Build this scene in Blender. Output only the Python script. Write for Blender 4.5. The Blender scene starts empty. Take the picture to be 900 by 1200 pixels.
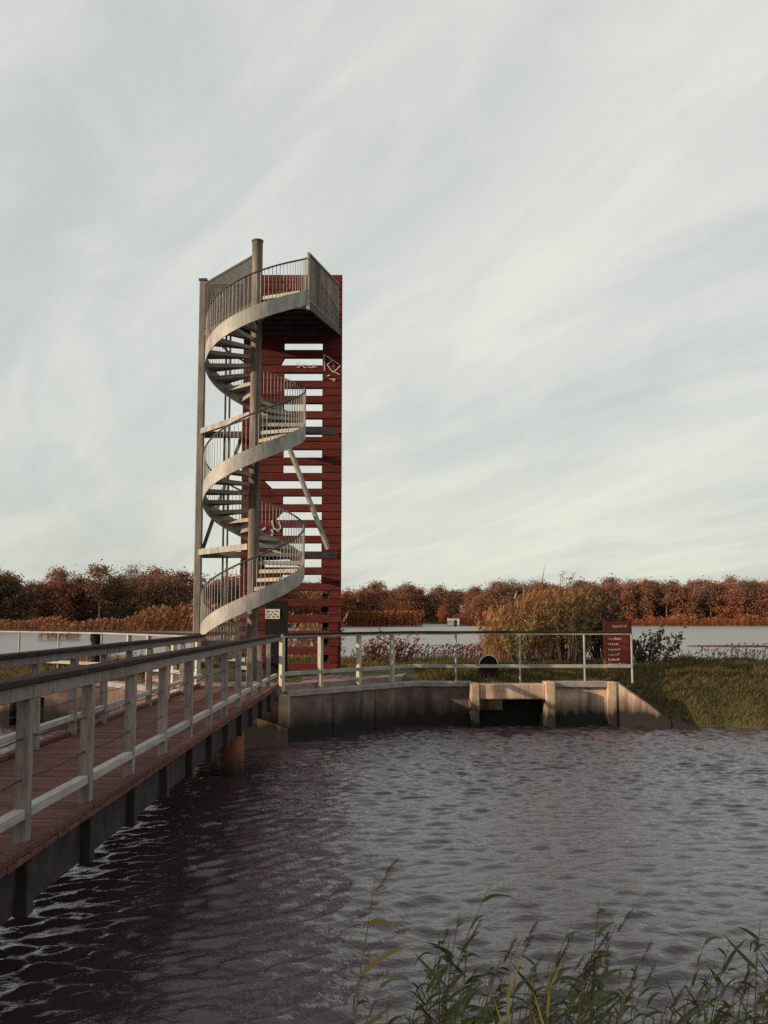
import bpy, bmesh, math, random
import numpy as np
from mathutils import Vector, Matrix
random.seed(7); rng = np.random.default_rng(7)
scene = bpy.context.scene
R = math.radians

# ------------------------------------------------------------------ camera
cam_d = bpy.data.cameras.new('camera'); cam = bpy.data.objects.new('camera', cam_d)
scene.collection.objects.link(cam); scene.camera = cam
cam_d.sensor_fit = 'VERTICAL'; cam_d.sensor_height = 24.0; cam_d.lens = 23.54
cam.location = (0, 0, 3.0); cam.rotation_euler = (R(90 + 5.92), 0, 0)
cam_d.clip_start = 0.05; cam_d.clip_end = 6000

# ------------------------------------------------------------------ sky and sun
SUN_EL, SUN_AZ = R(15), R(23)                       # azimuth: degrees from due left towards the camera's side
sdir = Vector((-math.cos(SUN_AZ) * math.cos(SUN_EL), -math.sin(SUN_AZ) * math.cos(SUN_EL), math.sin(SUN_EL)))
w = bpy.data.worlds.new('World'); scene.world = w; w.use_nodes = True
nt = w.node_tree; nt.nodes.clear(); N = nt.nodes.new; LK = nt.links.new
out = N('ShaderNodeOutputWorld'); bg = N('ShaderNodeBackground'); bg.inputs[1].default_value = 0.1
sky = N('ShaderNodeTexSky'); sky.sky_type = 'NISHITA'; sky.sun_disc = False
sky.sun_elevation = SUN_EL; sky.sun_rotation = math.atan2(sdir.x, sdir.y) % (2 * math.pi)
sky.air_density = 1.0; sky.dust_density = 2.0; sky.ozone_density = 1.0
tc = N('ShaderNodeTexCoord'); sep = N('ShaderNodeSeparateXYZ'); LK(tc.outputs['Generated'], sep.inputs[0])
def wmath(op, a, b=None, clamp=False):
    n = N('ShaderNodeMath'); n.operation = op; n.use_clamp = clamp
    for i, v in enumerate((a, b)):
        if v is None: continue
        if isinstance(v, (int, float)): n.inputs[i].default_value = v
        else: LK(v, n.inputs[i])
    return n.outputs[0]
zc = wmath('ADD', wmath('MAXIMUM', sep.outputs[2], 0.0), 0.16)
cx, cy = wmath('DIVIDE', sep.outputs[0], zc), wmath('DIVIDE', sep.outputs[1], zc)
comb = N('ShaderNodeCombineXYZ'); LK(cx, comb.inputs[0]); LK(cy, comb.inputs[1])
mr_ = N('ShaderNodeMapping'); mr_.inputs['Rotation'].default_value = (0, 0, R(62)); LK(comb.outputs[0], mr_.inputs[0])
mp = N('ShaderNodeMapping'); mp.inputs['Scale'].default_value = (0.42, 1.25, 1); LK(mr_.outputs[0], mp.inputs[0])
def wnoise(scale, detail, rough, dist, loc=(0, 0, 0)):
    m2 = N('ShaderNodeMapping'); m2.inputs['Location'].default_value = loc; LK(mp.outputs[0], m2.inputs[0])
    n = N('ShaderNodeTexNoise'); n.inputs['Scale'].default_value = scale; n.inputs['Detail'].default_value = detail
    n.inputs['Roughness'].default_value = rough; n.inputs['Distortion'].default_value = dist; LK(m2.outputs[0], n.inputs[0]); return n.outputs['Fac']
def wramp(f, a, b, smooth=True):
    n = N('ShaderNodeMapRange'); n.interpolation_type = 'SMOOTHSTEP' if smooth else 'LINEAR'
    n.inputs['From Min'].default_value = a; n.inputs['From Max'].default_value = b; LK(f, n.inputs['Value']); return n.outputs[0]
veil = wramp(wnoise(0.9, 7, 0.58, 0.5, (3.1, 0.4, 0)), 0.34, 0.66)
streak = wramp(wnoise(2.3, 9, 0.62, 0.9, (0.6, 5.2, 0)), 0.40, 0.70)
cover = wmath('ADD', wmath('MULTIPLY', veil, 0.36), wmath('MULTIPLY', streak, 0.22))
cover = wmath('ADD', cover, 0.34, True)
hor = wramp(sep.outputs[2], 0.0, 0.30)                 # thin cloud thickens towards the horizon
ccol = N('ShaderNodeMix'); ccol.data_type = 'RGBA'; LK(hor, ccol.inputs['Factor'])
ccol.inputs['A'].default_value = (7.6, 7.7, 6.5, 1); ccol.inputs['B'].default_value = (7.6, 7.6, 6.9, 1)
skm = N('ShaderNodeMix'); skm.data_type = 'RGBA'; LK(cover, skm.inputs['Factor'])
hz = N('ShaderNodeMix'); hz.data_type = 'RGBA'; hz.inputs['Factor'].default_value = 0.6   # thin high haze in front of the blue
LK(sky.outputs[0], hz.inputs['A']); hz.inputs['B'].default_value = (5.3, 5.8, 5.9, 1)
LK(hz.outputs['Result'], skm.inputs['A']); LK(ccol.outputs['Result'], skm.inputs['B'])
LK(skm.outputs['Result'], bg.inputs[0]); LK(bg.outputs[0], out.inputs[0])

sun_d = bpy.data.lights.new('sun', 'SUN'); sun_d.energy = 5.0; sun_d.angle = R(0.6); sun_d.color = (1.0, 0.78, 0.55)
sun = bpy.data.objects.new('sun', sun_d); scene.collection.objects.link(sun)
sun.rotation_euler = (-sdir).to_track_quat('-Z', 'Y').to_euler(); sun.location = (-40, -20, 40)

vs = scene.view_settings; vs.view_transform = 'Standard'; vs.look = 'None'; vs.exposure = 0.12; vs.gamma = 1.0; vs.use_curve_mapping = False
scene.render.engine = 'CYCLES'
scene.cycles.use_denoising = False; scene.cycles.max_bounces = 6; scene.cycles.transparent_max_bounces = 6

# ------------------------------------------------------------------ helpers
col = scene.collection
def tag(o, label=None, cat=None, group=None, kind=None):
    if label: o['label'] = label
    if cat: o['category'] = cat
    if group: o['group'] = group
    if kind: o['kind'] = kind
    return o
def empty(name, loc=(0, 0, 0), rz=0):
    o = bpy.data.objects.new(name, None); col.objects.link(o); o.location = loc; o.rotation_euler = (0, 0, rz)
    o.empty_display_size = 0.2; return o
def link(name, me, m=None, parent=None, loc=None, rot=None):
    if m is not None and not me.materials: me.materials.append(m)
    o = bpy.data.objects.new(name, me); col.objects.link(o)
    if parent is not None: o.parent = parent
    if loc is not None: o.location = loc
    if rot is not None: o.rotation_euler = rot
    return o
class MB:
    def __init__(s): s.v, s.f, s.sm = [], [], []
    def poly(s, pts, faces, smooth=False):
        b = len(s.v); s.v += [tuple(p) for p in pts]; s.f += [tuple(b + i for i in f) for f in faces]; s.sm += [smooth] * len(faces); return s
    def box(s, c, d, rz=0, M=None, bev=0):
        x, y, z = d[0] / 2, d[1] / 2, d[2] / 2
        c_, s_ = math.cos(rz), math.sin(rz)
        def T(px, py, pz):
            p = Vector((px, py, pz))
            if M is not None: p = M @ p
            return (c[0] + p.x * c_ - p.y * s_, c[1] + p.x * s_ + p.y * c_, c[2] + p.z)
        if bev <= 0:
            pts = [T(a * x, b * y, e * z) for e in (-1, 1) for a, b in ((-1, -1), (1, -1), (1, 1), (-1, 1))]
            return s.poly(pts, [(3, 2, 1, 0), (4, 5, 6, 7), (0, 1, 5, 4), (1, 2, 6, 5), (2, 3, 7, 6), (3, 0, 4, 7)])
        bm = bmesh.new(); bmesh.ops.create_cube(bm, size=1)
        for v in bm.verts: v.co = Vector((v.co.x * d[0], v.co.y * d[1], v.co.z * d[2]))
        bmesh.ops.bevel(bm, geom=bm.edges[:], offset=bev, segments=1, affect='EDGES')
        bm.verts.index_update()
        s.poly([T(*v.co) for v in bm.verts], [tuple(v.index for v in f.verts) for f in bm.faces]); bm.free(); return s
    def bar(s, p0, p1, wd, ht, bev=0):                    # rectangular bar between two points, ht upwards
        p0, p1 = Vector(p0), Vector(p1); d = p1 - p0; L = d.length; ax = d / L
        side = ax.cross(Vector((0, 0, 1)));
        if side.length < 1e-4: side = Vector((1, 0, 0))
        side.normalize(); up = side.cross(ax)
        M = Matrix((side, ax, up)).transposed()
        return s.box((p0 + p1) / 2, (wd, L, ht), 0, M, bev)
    def tube(s, pts, rad, n=8, cap=True):
        pts = [Vector(p) for p in pts]; k = len(pts); rr = rad if isinstance(rad, (list, tuple)) else [rad] * k
        vs_, fs = [], []; prev = None
        for i, p in enumerate(pts):
            t = (pts[min(i + 1, k - 1)] - pts[max(i - 1, 0)]).normalized()
            ref = Vector((0, 0, 1)) if abs(t.z) < 0.95 else Vector((1, 0, 0))
            a = prev - t * prev.dot(t) if prev is not None else t.cross(ref)
            if a.length < 1e-5: a = t.cross(ref)
            a.normalize(); prev = a; b = t.cross(a)
            for j in range(n):
                an = 2 * math.pi * j / n; vs_.append(p + (a * math.cos(an) + b * math.sin(an)) * rr[i])
        for i in range(k - 1):
            for j in range(n):
                j2 = (j + 1) % n; fs.append((i * n + j, i * n + j2, (i + 1) * n + j2, (i + 1) * n + j))
        s.poly(vs_, fs, True)
        if cap: s.poly([vs_[j] for j in range(n)], [tuple(range(n - 1, -1, -1))]); s.poly([vs_[(k - 1) * n + j] for j in range(n)], [tuple(range(n))])
        return s
    def prism(s, outline, z0, z1):                        # outline: list of (x,y), counter-clockwise
        n = len(outline); pts = [(x, y, z0) for x, y in outline] + [(x, y, z1) for x, y in outline]
        f = [tuple(range(n - 1, -1, -1)), tuple(range(n, 2 * n))] + [(i, (i + 1) % n, n + (i + 1) % n, n + i) for i in range(n)]
        return s.poly(pts, f)
    def mesh(s, name):
        me = bpy.data.meshes.new(name); me.from_pydata(s.v, [], s.f); me.polygons.foreach_set('use_smooth', s.sm); me.update(); return me
    def build(s, name, m, parent=None, loc=None, rot=None): return link(name, s.mesh(name), m, parent, loc, rot)
def quads_mesh(name, V, smooth=False):                     # V: (n,4,3)
    n = len(V); me = bpy.data.meshes.new(name)
    me.vertices.add(n * 4); me.vertices.foreach_set('co', V.astype(np.float32).ravel())
    me.loops.add(n * 4); me.loops.foreach_set('vertex_index', np.arange(n * 4, dtype=np.int32))
    me.polygons.add(n); me.polygons.foreach_set('loop_start', np.arange(0, n * 4, 4, dtype=np.int32))
    me.polygons.foreach_set('loop_total', np.full(n, 4, dtype=np.int32))
    me.update(calc_edges=True); me.validate(); return me
def leaf_quads(P, size, aspect=0.6, up=0.3):               # randomly turned leaf faces at the points P
    n = len(P); a = rng.normal(size=(n, 3)); a[:, 2] += up; a /= np.linalg.norm(a, axis=1)[:, None]
    b = rng.normal(size=(n, 3)); b -= a * (a * b).sum(1)[:, None]; b /= np.linalg.norm(b, axis=1)[:, None]
    s_ = (size * rng.uniform(0.6, 1.4, n))[:, None]; a = a * s_; b = b * s_ * aspect
    return np.stack([P - a, P - b * 0.9 + a * 0.1, P + a, P + b * 0.9 + a * 0.1], 1)
def blade_quads(base, tip, wd, droop=None):                # tapered blades, width across the view
    d = tip - base; n = len(d); side = np.stack([rng.normal(1, 0.5, n), rng.normal(0, 0.6, n), np.zeros(n)], 1)
    side /= np.linalg.norm(side, axis=1)[:, None]; wv = side * (np.asarray(wd) * np.ones(n))[:, None] * 0.5
    mid = base + d * 0.55
    return np.stack([base - wv * 0.7, base + wv * 0.7, mid + wv, tip], 1), np.stack([base - wv * 0.7, mid + wv, tip, mid - wv], 1)
def copy_tree(o, parent=None):
    c = o.copy(); col.objects.link(c); c.parent = parent
    for ch in o.children: copy_tree(ch, c)
    return c

# ------------------------------------------------------------------ materials
def mat(name, stops, scale=6.0, rough=0.8, bump=0.3, bscale=None, metal=0.0, stretch=(1, 1, 1), vary=0.15, island=False, spec=0.18, coords='Object', trans=0.0, detail=6.0, extra=None):
    """noise-mixed colour with fine relief; every copy is shifted and slightly lighter or darker"""
    m = bpy.data.materials.new(name); m.use_nodes = True; t = m.node_tree; n = t.nodes; l = t.links
    bs = n['Principled BSDF']; bs.inputs['Roughness'].default_value = rough; bs.inputs['Metallic'].default_value = metal
    bs.inputs['Specular IOR Level'].default_value = spec
    tcn = n.new('ShaderNodeTexCoord'); oi = n.new('ShaderNodeObjectInfo')
    add = n.new('ShaderNodeVectorMath'); add.operation = 'MULTIPLY_ADD'
    cmb = n.new('ShaderNodeCombineXYZ')
    for i in range(3): l.new(oi.outputs['Random'], cmb.inputs[i])
    l.new(cmb.outputs[0], add.inputs[0]); add.inputs[1].default_value = (37.0, 23.0, 51.0) if coords == 'Object' else (0, 0, 0); l.new(tcn.outputs[coords], add.inputs[2])
    mpn = n.new('ShaderNodeMapping'); mpn.inputs['Scale'].default_value = stretch; l.new(add.outputs[0], mpn.inputs[0])
    nz = n.new('ShaderNodeTexNoise'); nz.inputs['Scale'].default_value = scale; nz.inputs['Detail'].default_value = detail; nz.inputs['Roughness'].default_value = 0.65
    l.new(mpn.outputs[0], nz.inputs[0])
    rp = n.new('ShaderNodeValToRGB'); el = rp.color_ramp.elements
    while len(el) < len(stops): el.new(0.5)
    for e, (p, c) in zip(el, stops): e.position = p; e.color = (*c, 1)
    fac = nz.outputs['Fac']
    if island:
        ge = n.new('ShaderNodeNewGeometry'); mx = n.new('ShaderNodeMath'); mx.operation = 'MULTIPLY_ADD'
        l.new(ge.outputs['Random Per Island'], mx.inputs[0]); mx.inputs[1].default_value = 0.55
        mm = n.new('ShaderNodeMath'); mm.operation = 'MULTIPLY'; l.new(fac, mm.inputs[0]); mm.inputs[1].default_value = 0.45
        l.new(mm.outputs[0], mx.inputs[2]); fac = mx.outputs[0]
    l.new(fac, rp.inputs[0])
    hs = n.new('ShaderNodeHueSaturation'); l.new(rp.outputs[0], hs.inputs['Color'])
    vm = n.new('ShaderNodeMath'); vm.operation = 'MULTIPLY_ADD'; l.new(oi.outputs['Random'], vm.inputs[0]); vm.inputs[1].default_value = 2 * vary; vm.inputs[2].default_value = 1 - vary
    l.new(vm.outputs[0], hs.inputs['Value'])
    colour = hs.outputs[0]
    if extra: colour = extra(t, tcn, colour)
    l.new(colour, bs.inputs['Base Color'])
    if bump:
        nb = n.new('ShaderNodeTexNoise'); nb.inputs['Scale'].default_value = bscale or scale * 4; nb.inputs['Detail'].default_value = 5
        l.new(mpn.outputs[0], nb.inputs[0]); bp = n.new('ShaderNodeBump'); bp.inputs['Strength'].default_value = bump; bp.inputs['Distance'].default_value = 0.02
        l.new(nb.outputs['Fac'], bp.inputs['Height']); l.new(bp.outputs[0], bs.inputs['Normal'])
    if trans:
        tr = n.new('ShaderNodeBsdfTranslucent'); mxs = n.new('ShaderNodeMixShader'); mxs.inputs[0].default_value = trans
        l.new(colour, tr.inputs[0]); l.new(bs.outputs[0], mxs.inputs[1]); l.new(tr.outputs[0], mxs.inputs[2]); l.new(mxs.outputs[0], n['Material Output'].inputs[0])
    return m
def streaks(dark=(0.07, 0.05, 0.04), wet=0.42, amount=0.5, algae=(0.022, 0.02, 0.018)):
    """rain streaks running down and the algae band along the water line (object-space z = world z)"""
    def f(t, tcn, colour):
        n, l = t.nodes, t.links
        mp_ = n.new('ShaderNodeMapping'); mp_.inputs['Scale'].default_value = (2.6, 2.6, 0.45); l.new(tcn.outputs['Object'], mp_.inputs[0])
        nz = n.new('ShaderNodeTexNoise'); nz.inputs['Scale'].default_value = 1.6; nz.inputs['Detail'].default_value = 7; l.new(mp_.outputs[0], nz.inputs[0])
        mr = n.new('ShaderNodeMapRange'); mr.inputs['From Min'].default_value = 0.50; mr.inputs['From Max'].default_value = 0.68; mr.inputs['To Max'].default_value = amount; l.new(nz.outputs['Fac'], mr.inputs[0])
        m1 = n.new('ShaderNodeMix'); m1.data_type = 'RGBA'; l.new(mr.outputs[0], m1.inputs['Factor']); l.new(colour, m1.inputs['A']); m1.inputs['B'].default_value = (*dark, 1)
        sp = n.new('ShaderNodeSeparateXYZ'); l.new(tcn.outputs['Object'], sp.inputs[0])
        ad = n.new('ShaderNodeMath'); ad.operation = 'MULTIPLY_ADD'; l.new(nz.outputs['Fac'], ad.inputs[0]); ad.inputs[1].default_value = -0.55; l.new(sp.outputs[2], ad.inputs[2])
        m2 = n.new('ShaderNodeMapRange'); m2.inputs['From Min'].default_value = wet + 0.12; m2.inputs['From Max'].default_value = wet - 0.38; l.new(ad.outputs[0], m2.inputs[0])
        m3 = n.new('ShaderNodeMix'); m3.data_type = 'RGBA'; l.new(m2.outputs[0], m3.inputs['Factor']); l.new(m1.outputs['Result'], m3.inputs['A']); m3.inputs['B'].default_value = (*algae, 1)
        return m3.outputs['Result']
    return f
M = {}
M['wood_grey'] = mat('weathered_grey_timber', [(0.25, (0.13, 0.102, 0.094)), (0.55, (0.26, 0.215, 0.20)), (0.8, (0.36, 0.31, 0.29))], 7, 0.85, 0.4, 40, stretch=(3, 3, 0.5), vary=0.14)
M['wood_cream'] = mat('sunlit_cream_timber', [(0.25, (0.30, 0.26, 0.20)), (0.6, (0.46, 0.41, 0.33))], 7, 0.85, 0.4, 40, stretch=(3, 3, 0.5), vary=0.1)  # sunlit cream of the quay posts is part of this colour
M['rail_pale'] = mat('pale_rail_timber', [(0.3, (0.26, 0.23, 0.22)), (0.7, (0.40, 0.37, 0.355))], 5, 0.7, 0.25, 30, stretch=(3, 0.6, 3), vary=0.08)
M['rail_cap'] = mat('dark_mossy_handrail_timber', [(0.3, (0.017, 0.011, 0.010)), (0.55, (0.036, 0.021, 0.018)), (0.75, (0.075, 0.042, 0.032))], 8, 0.9, 0.5, 40, stretch=(3, 0.6, 3))
M['deck'] = mat('red_brown_deck_timber', [(0.3, (0.08, 0.032, 0.026)), (0.55, (0.14, 0.062, 0.049)), (0.8, (0.22, 0.12, 0.10))], 6, 0.9, 0.5, 45, stretch=(0.7, 4, 3), vary=0.22)
M['beam_dark'] = mat('dark_beam_timber', [(0.3, (0.018, 0.014, 0.014)), (0.7, (0.055, 0.046, 0.046))], 4, 0.85, 0.4, 30)  # much darker timber than the posts, for parts below the deck
M['cable'] = mat('dark_steel_cable', [(0.3, (0.02, 0.018, 0.018)), (0.7, (0.04, 0.035, 0.03))], 20, 0.6, 0, metal=0.3)
M['galv'] = mat('weathered_galvanised_steel', [(0.25, (0.17, 0.158, 0.145)), (0.5, (0.31, 0.295, 0.27)), (0.75, (0.42, 0.40, 0.365))], 3.5, 0.62, 0.15, 25, metal=0.15, stretch=(1, 1, 0.5), vary=0.06)
M['galv_mid'] = mat('brown_grey_steel', [(0.25, (0.085, 0.075, 0.067)), (0.5, (0.17, 0.153, 0.137)), (0.75, (0.26, 0.24, 0.215))], 3.5, 0.65, 0.15, 25, metal=0.15, stretch=(1, 1, 0.4), vary=0.06)
M['galv_dark'] = mat('dull_grey_steel', [(0.3, (0.05, 0.043, 0.04)), (0.7, (0.105, 0.094, 0.087))], 4, 0.65, 0.15, 25, metal=0.15, vary=0.08)
M['tread'] = mat('galvanised_tread', [(0.3, (0.22, 0.20, 0.168)), (0.7, (0.37, 0.345, 0.29))], 6, 0.6, 0.2, 60, metal=0.1, vary=0.1)
M['column'] = mat('rust_streaked_column_steel', [(0.3, (0.055, 0.036, 0.03)), (0.5, (0.13, 0.105, 0.09)), (0.72, (0.24, 0.21, 0.18))], 2.2, 0.7, 0.25, 30, stretch=(2.5, 2.5, 0.35), vary=0)
M['board'] = mat('red_stained_boards', [(0.25, (0.045, 0.009, 0.008)), (0.5, (0.088, 0.016, 0.013)), (0.78, (0.14, 0.032, 0.025))], 5, 0.8, 0.35, 40, stretch=(0.5, 2, 4), vary=0.2)
M['black'] = mat('black_painted_steel', [(0.3, (0.006, 0.006, 0.007)), (0.7, (0.014, 0.013, 0.013))], 6, 0.75, 0.1, spec=0.15)
M['rim'] = mat('bright_steel_rim', [(0.3, (0.42, 0.39, 0.36)), (0.7, (0.60, 0.56, 0.52))], 8, 0.45, 0.05, metal=0.2)
M['white_paint'] = mat('chalky_white_paint', [(0.3, (0.45, 0.40, 0.36)), (0.7, (0.62, 0.57, 0.52))], 30, 0.8, 0)
M['concrete'] = mat('stained_warm_concrete', [(0.22, (0.24, 0.15, 0.10)), (0.5, (0.46, 0.325, 0.235)), (0.75, (0.60, 0.47, 0.365))], 2.6, 0.9, 0.4, 22, vary=0.05, extra=streaks())
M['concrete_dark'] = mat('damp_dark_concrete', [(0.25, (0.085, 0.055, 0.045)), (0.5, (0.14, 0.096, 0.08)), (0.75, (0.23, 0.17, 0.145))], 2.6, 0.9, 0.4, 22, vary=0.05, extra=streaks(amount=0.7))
M['pile'] = mat('sunlit_orange_pile', [(0.25, (0.16, 0.058, 0.035)), (0.7, (0.32, 0.125, 0.075))], 3, 0.85, 0.3, 25, vary=0.05, extra=streaks(wet=0.15))  # orange of the low sun is put into the pile colour
M['coping'] = mat('grey_coping_concrete', [(0.3, (0.17, 0.15, 0.145)), (0.7, (0.33, 0.295, 0.28))], 3, 0.9, 0.4, 25, vary=0.05)
M['path'] = mat('reddish_paved_path', [(0.3, (0.20, 0.13, 0.115)), (0.7, (0.34, 0.245, 0.225))], 5, 0.9, 0.4, 60, vary=0)
M['soil'] = mat('grassy_earth', [(0.3, (0.035, 0.026, 0.014)), (0.5, (0.06, 0.055, 0.02)), (0.75, (0.10, 0.075, 0.03))], 1.1, 0.95, 0.8, 14, vary=0)
M['far_soil'] = mat('brown_shore_earth', [(0.3, (0.045, 0.026, 0.016)), (0.7, (0.085, 0.05, 0.03))], 0.3, 0.95, 0, vary=0)
M['grass'] = mat('autumn_grass', [(0.15, (0.05, 0.045, 0.018)), (0.42, (0.10, 0.092, 0.034)), (0.65, (0.19, 0.135, 0.058)), (0.95, (0.32, 0.22, 0.115))], 0.7, 0.8, 0, vary=0, island=True, trans=0.25)
M['reed_gold'] = mat('dry_golden_reed', [(0.1, (0.15, 0.06, 0.03)), (0.4, (0.30, 0.145, 0.07)), (0.65, (0.42, 0.25, 0.115)), (0.95, (0.28, 0.22, 0.09))], 0.5, 0.8, 0, vary=0, island=True, trans=0.3)
M['reed_far'] = mat('rust_far_reed', [(0.1, (0.12, 0.05, 0.028)), (0.5, (0.24, 0.11, 0.056)), (0.9, (0.36, 0.19, 0.10))], 0.06, 0.85, 0, vary=0, island=True, trans=0.2)
M['reed_green'] = mat('dark_green_reed', [(0.2, (0.045, 0.056, 0.024)), (0.55, (0.095, 0.115, 0.044)), (0.9, (0.24, 0.23, 0.085))], 3, 0.6, 0, vary=0.35, trans=0.3)
M['reed_yellow'] = mat('yellowed_reed', [(0.3, (0.36, 0.27, 0.06)), (0.7, (0.52, 0.42, 0.12))], 4, 0.6, 0, vary=0.12, trans=0.35)
M['reed_stem'] = mat('brown_reed_stem', [(0.3, (0.15, 0.10, 0.05)), (0.7, (0.28, 0.20, 0.10))], 6, 0.6, 0, vary=0.3)
M['bark'] = mat('grey_brown_bark', [(0.3, (0.05, 0.036, 0.028)), (0.7, (0.13, 0.10, 0.08))], 3, 0.9, 0.3, vary=0.1)
M['birch'] = mat('pale_bark', [(0.35, (0.16, 0.12, 0.10)), (0.6, (0.40, 0.34, 0.29))], 3, 0.85, 0, vary=0.1)
def leafmat(n, a, b, c): return mat(n, [(0.1, a), (0.5, b), (0.9, c)], 0.25, 0.8, 0, vary=0.22, island=True, trans=0.22)
M['lf_rust'] = leafmat('rust_leaves', (0.12, 0.05, 0.034), (0.23, 0.095, 0.06), (0.36, 0.17, 0.105))
M['lf_brown'] = leafmat('brown_leaves', (0.10, 0.052, 0.037), (0.20, 0.105, 0.069), (0.32, 0.18, 0.115))
M['lf_orange'] = leafmat('orange_leaves', (0.14, 0.048, 0.022), (0.27, 0.095, 0.04), (0.40, 0.17, 0.07))
M['lf_olive'] = leafmat('dark_olive_leaves', (0.055, 0.036, 0.024), (0.11, 0.07, 0.043), (0.18, 0.115, 0.065))
M['lf_twig'] = leafmat('bare_twigs', (0.08, 0.05, 0.036), (0.14, 0.09, 0.066), (0.22, 0.15, 0.11))
M['lf_willow'] = leafmat('gold_green_willow_leaves', (0.09, 0.07, 0.024), (0.20, 0.15, 0.05), (0.40, 0.30, 0.12))
M['lf_shrub'] = leafmat('dark_shrub_leaves', (0.028, 0.025, 0.017), (0.07, 0.055, 0.034), (0.18, 0.14, 0.09))
M['lf_red'] = leafmat('reddish_shrub_leaves', (0.07, 0.026, 0.02), (0.15, 0.055, 0.036), (0.26, 0.12, 0.075))
M['sign_red'] = mat('red_sign_paint', [(0.3, (0.16, 0.024, 0.02)), (0.7, (0.22, 0.04, 0.032))], 9, 0.55, 0.05, vary=0)
M['sign_edge'] = mat('orange_lit_sign_post', [(0.3, (0.22, 0.036, 0.02)), (0.7, (0.28, 0.055, 0.03))], 9, 0.6, 0.05, vary=0)  # left sign post: its lit orange is painted into the colour
M['sign_text'] = mat('cream_lettering', [(0.3, (0.55, 0.48, 0.36)), (0.7, (0.70, 0.64, 0.52))], 15, 0.7, 0, vary=0.1)
M['sign_gold'] = mat('ochre_lettering', [(0.3, (0.42, 0.33, 0.16)), (0.7, (0.55, 0.44, 0.24))], 15, 0.7, 0, vary=0.1)
M['plaster'] = mat('pale_render', [(0.3, (0.50, 0.42, 0.36)), (0.7, (0.66, 0.58, 0.50))], 1, 0.9, 0, vary=0)
M['roof_red'] = mat('red_roof_tiles', [(0.3, (0.28, 0.05, 0.035)), (0.7, (0.38, 0.09, 0.06))], 2, 0.85, 0, vary=0)
M['roof_dark'] = mat('dark_roof_felt', [(0.3, (0.05, 0.045, 0.04)), (0.7, (0.09, 0.08, 0.07))], 2, 0.85, 0, vary=0)
def water_mat(name, s1, s2, b1, b2, rough, base=(0.042, 0.028, 0.037), ior=1.42):
    m = bpy.data.materials.new(name); m.use_nodes = True; t = m.node_tree; n, l = t.nodes, t.links; bs = n['Principled BSDF']
    bs.inputs['Base Color'].default_value = (*base, 1); bs.inputs['Roughness'].default_value = rough; bs.inputs['IOR'].default_value = ior
    g = n.new('ShaderNodeTexCoord'); prev = None
    for sc_, st, dist, rz in ((s1, b1, 0.05, 0.35), (s2, b2, 0.02, -0.2)):
        mp_ = n.new('ShaderNodeMapping'); mp_.inputs['Scale'].default_value = (sc_ * 0.75, sc_, 1); mp_.inputs['Rotation'].default_value = (0, 0, rz); l.new(g.outputs['Object'], mp_.inputs[0])
        nz = n.new('ShaderNodeTexNoise'); nz.inputs['Scale'].default_value = 1; nz.inputs['Detail'].default_value = 4; nz.inputs['Distortion'].default_value = 0.4; l.new(mp_.outputs[0], nz.inputs[0])
        bp = n.new('ShaderNodeBump'); bp.inputs['Strength'].default_value = st; bp.inputs['Distance'].default_value = dist; l.new(nz.outputs['Fac'], bp.inputs['Height'])
        if prev: l.new(prev, bp.inputs['Normal'])
        prev = bp.outputs[0]
    l.new(prev, bs.inputs['Normal']); return m
M['pond'] = water_mat('rippled_pond_water', 8.0, 24.0, 0.28, 0.34, 0.03)
M['lake'] = water_mat('choppy_lake_water', 1.2, 3.5, 0.06, 0.06, 0.36, (0.14, 0.13, 0.12), 1.6)

# ------------------------------------------------------------------ water
xs = np.arange(-13.2, 13.21, 0.042); ys = np.arange(3.5, 28.9, 0.042)
X, Y = np.meshgrid(xs, ys); Z = np.zeros_like(X)
wr = np.random.default_rng(11)
warp = 0.35 * np.sin(0.31 * X + 0.22 * Y + 1.0) + 0.3 * np.sin(-0.23 * X + 0.37 * Y)
for i in range(70):
    lam = 0.16 * (0.46 / 0.16) ** wr.random(); k = 2 * math.pi / lam
    th = R(112) + wr.normal(0, 0.40)                     # crests run up to the right
    amp = 0.0084 * lam
    Z += amp * np.sin(k * (math.cos(th) * (X + 0.5 * warp) + math.sin(th) * (Y + warp)) + wr.random() * 6.28)
rad = np.sqrt((X + 3.2 + 0.3 * warp) ** 2 + ((Y - 11.5 + 0.3 * warp) * 0.8) ** 2)
env = np.exp(-((rad - 4.2) / 2.0) ** 2)
for lam in (0.30, 0.36, 0.43, 0.52): Z += 0.009 * lam * env * (0.6 + 0.6 * np.sin(1.1 * X + 0.8 * Y + warp)) * np.sin(2 * math.pi * rad / lam + wr.random() * 6.28)
for i in range(14):
    lam = 0.7 + 1.2 * wr.random(); th = R(105) + wr.normal(0, 0.5); Z += 0.0020 * lam * np.sin(2 * math.pi / lam * (math.cos(th) * X + math.sin(th) * Y) + wr.random() * 6.28)
gust = 0.8 + 0.35 * np.sin(0.35 * X + 0.5) * np.sin(0.27 * Y + 0.9)
Z *= gust
ny, nx = X.shape; idx = np.arange(nx * ny).reshape(ny, nx)
F = np.stack([idx[:-1, :-1], idx[:-1, 1:], idx[1:, 1:], idx[1:, :-1]], -1).reshape(-1, 4)
me = bpy.data.meshes.new('pond_water'); V = np.stack([X, Y, Z], -1).reshape(-1, 3).astype(np.float32)
me.vertices.add(len(V)); me.vertices.foreach_set('co', V.ravel()); me.loops.add(F.size); me.loops.foreach_set('vertex_index', F.astype(np.int32).ravel())
me.polygons.add(len(F)); me.polygons.foreach_set('loop_start', np.arange(0, F.size, 4, dtype=np.int32)); me.polygons.foreach_set('loop_total', np.full(len(F), 4, dtype=np.int32))
me.polygons.foreach_set('use_smooth', np.ones(len(F), dtype=bool)); me.update(calc_edges=True)
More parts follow.
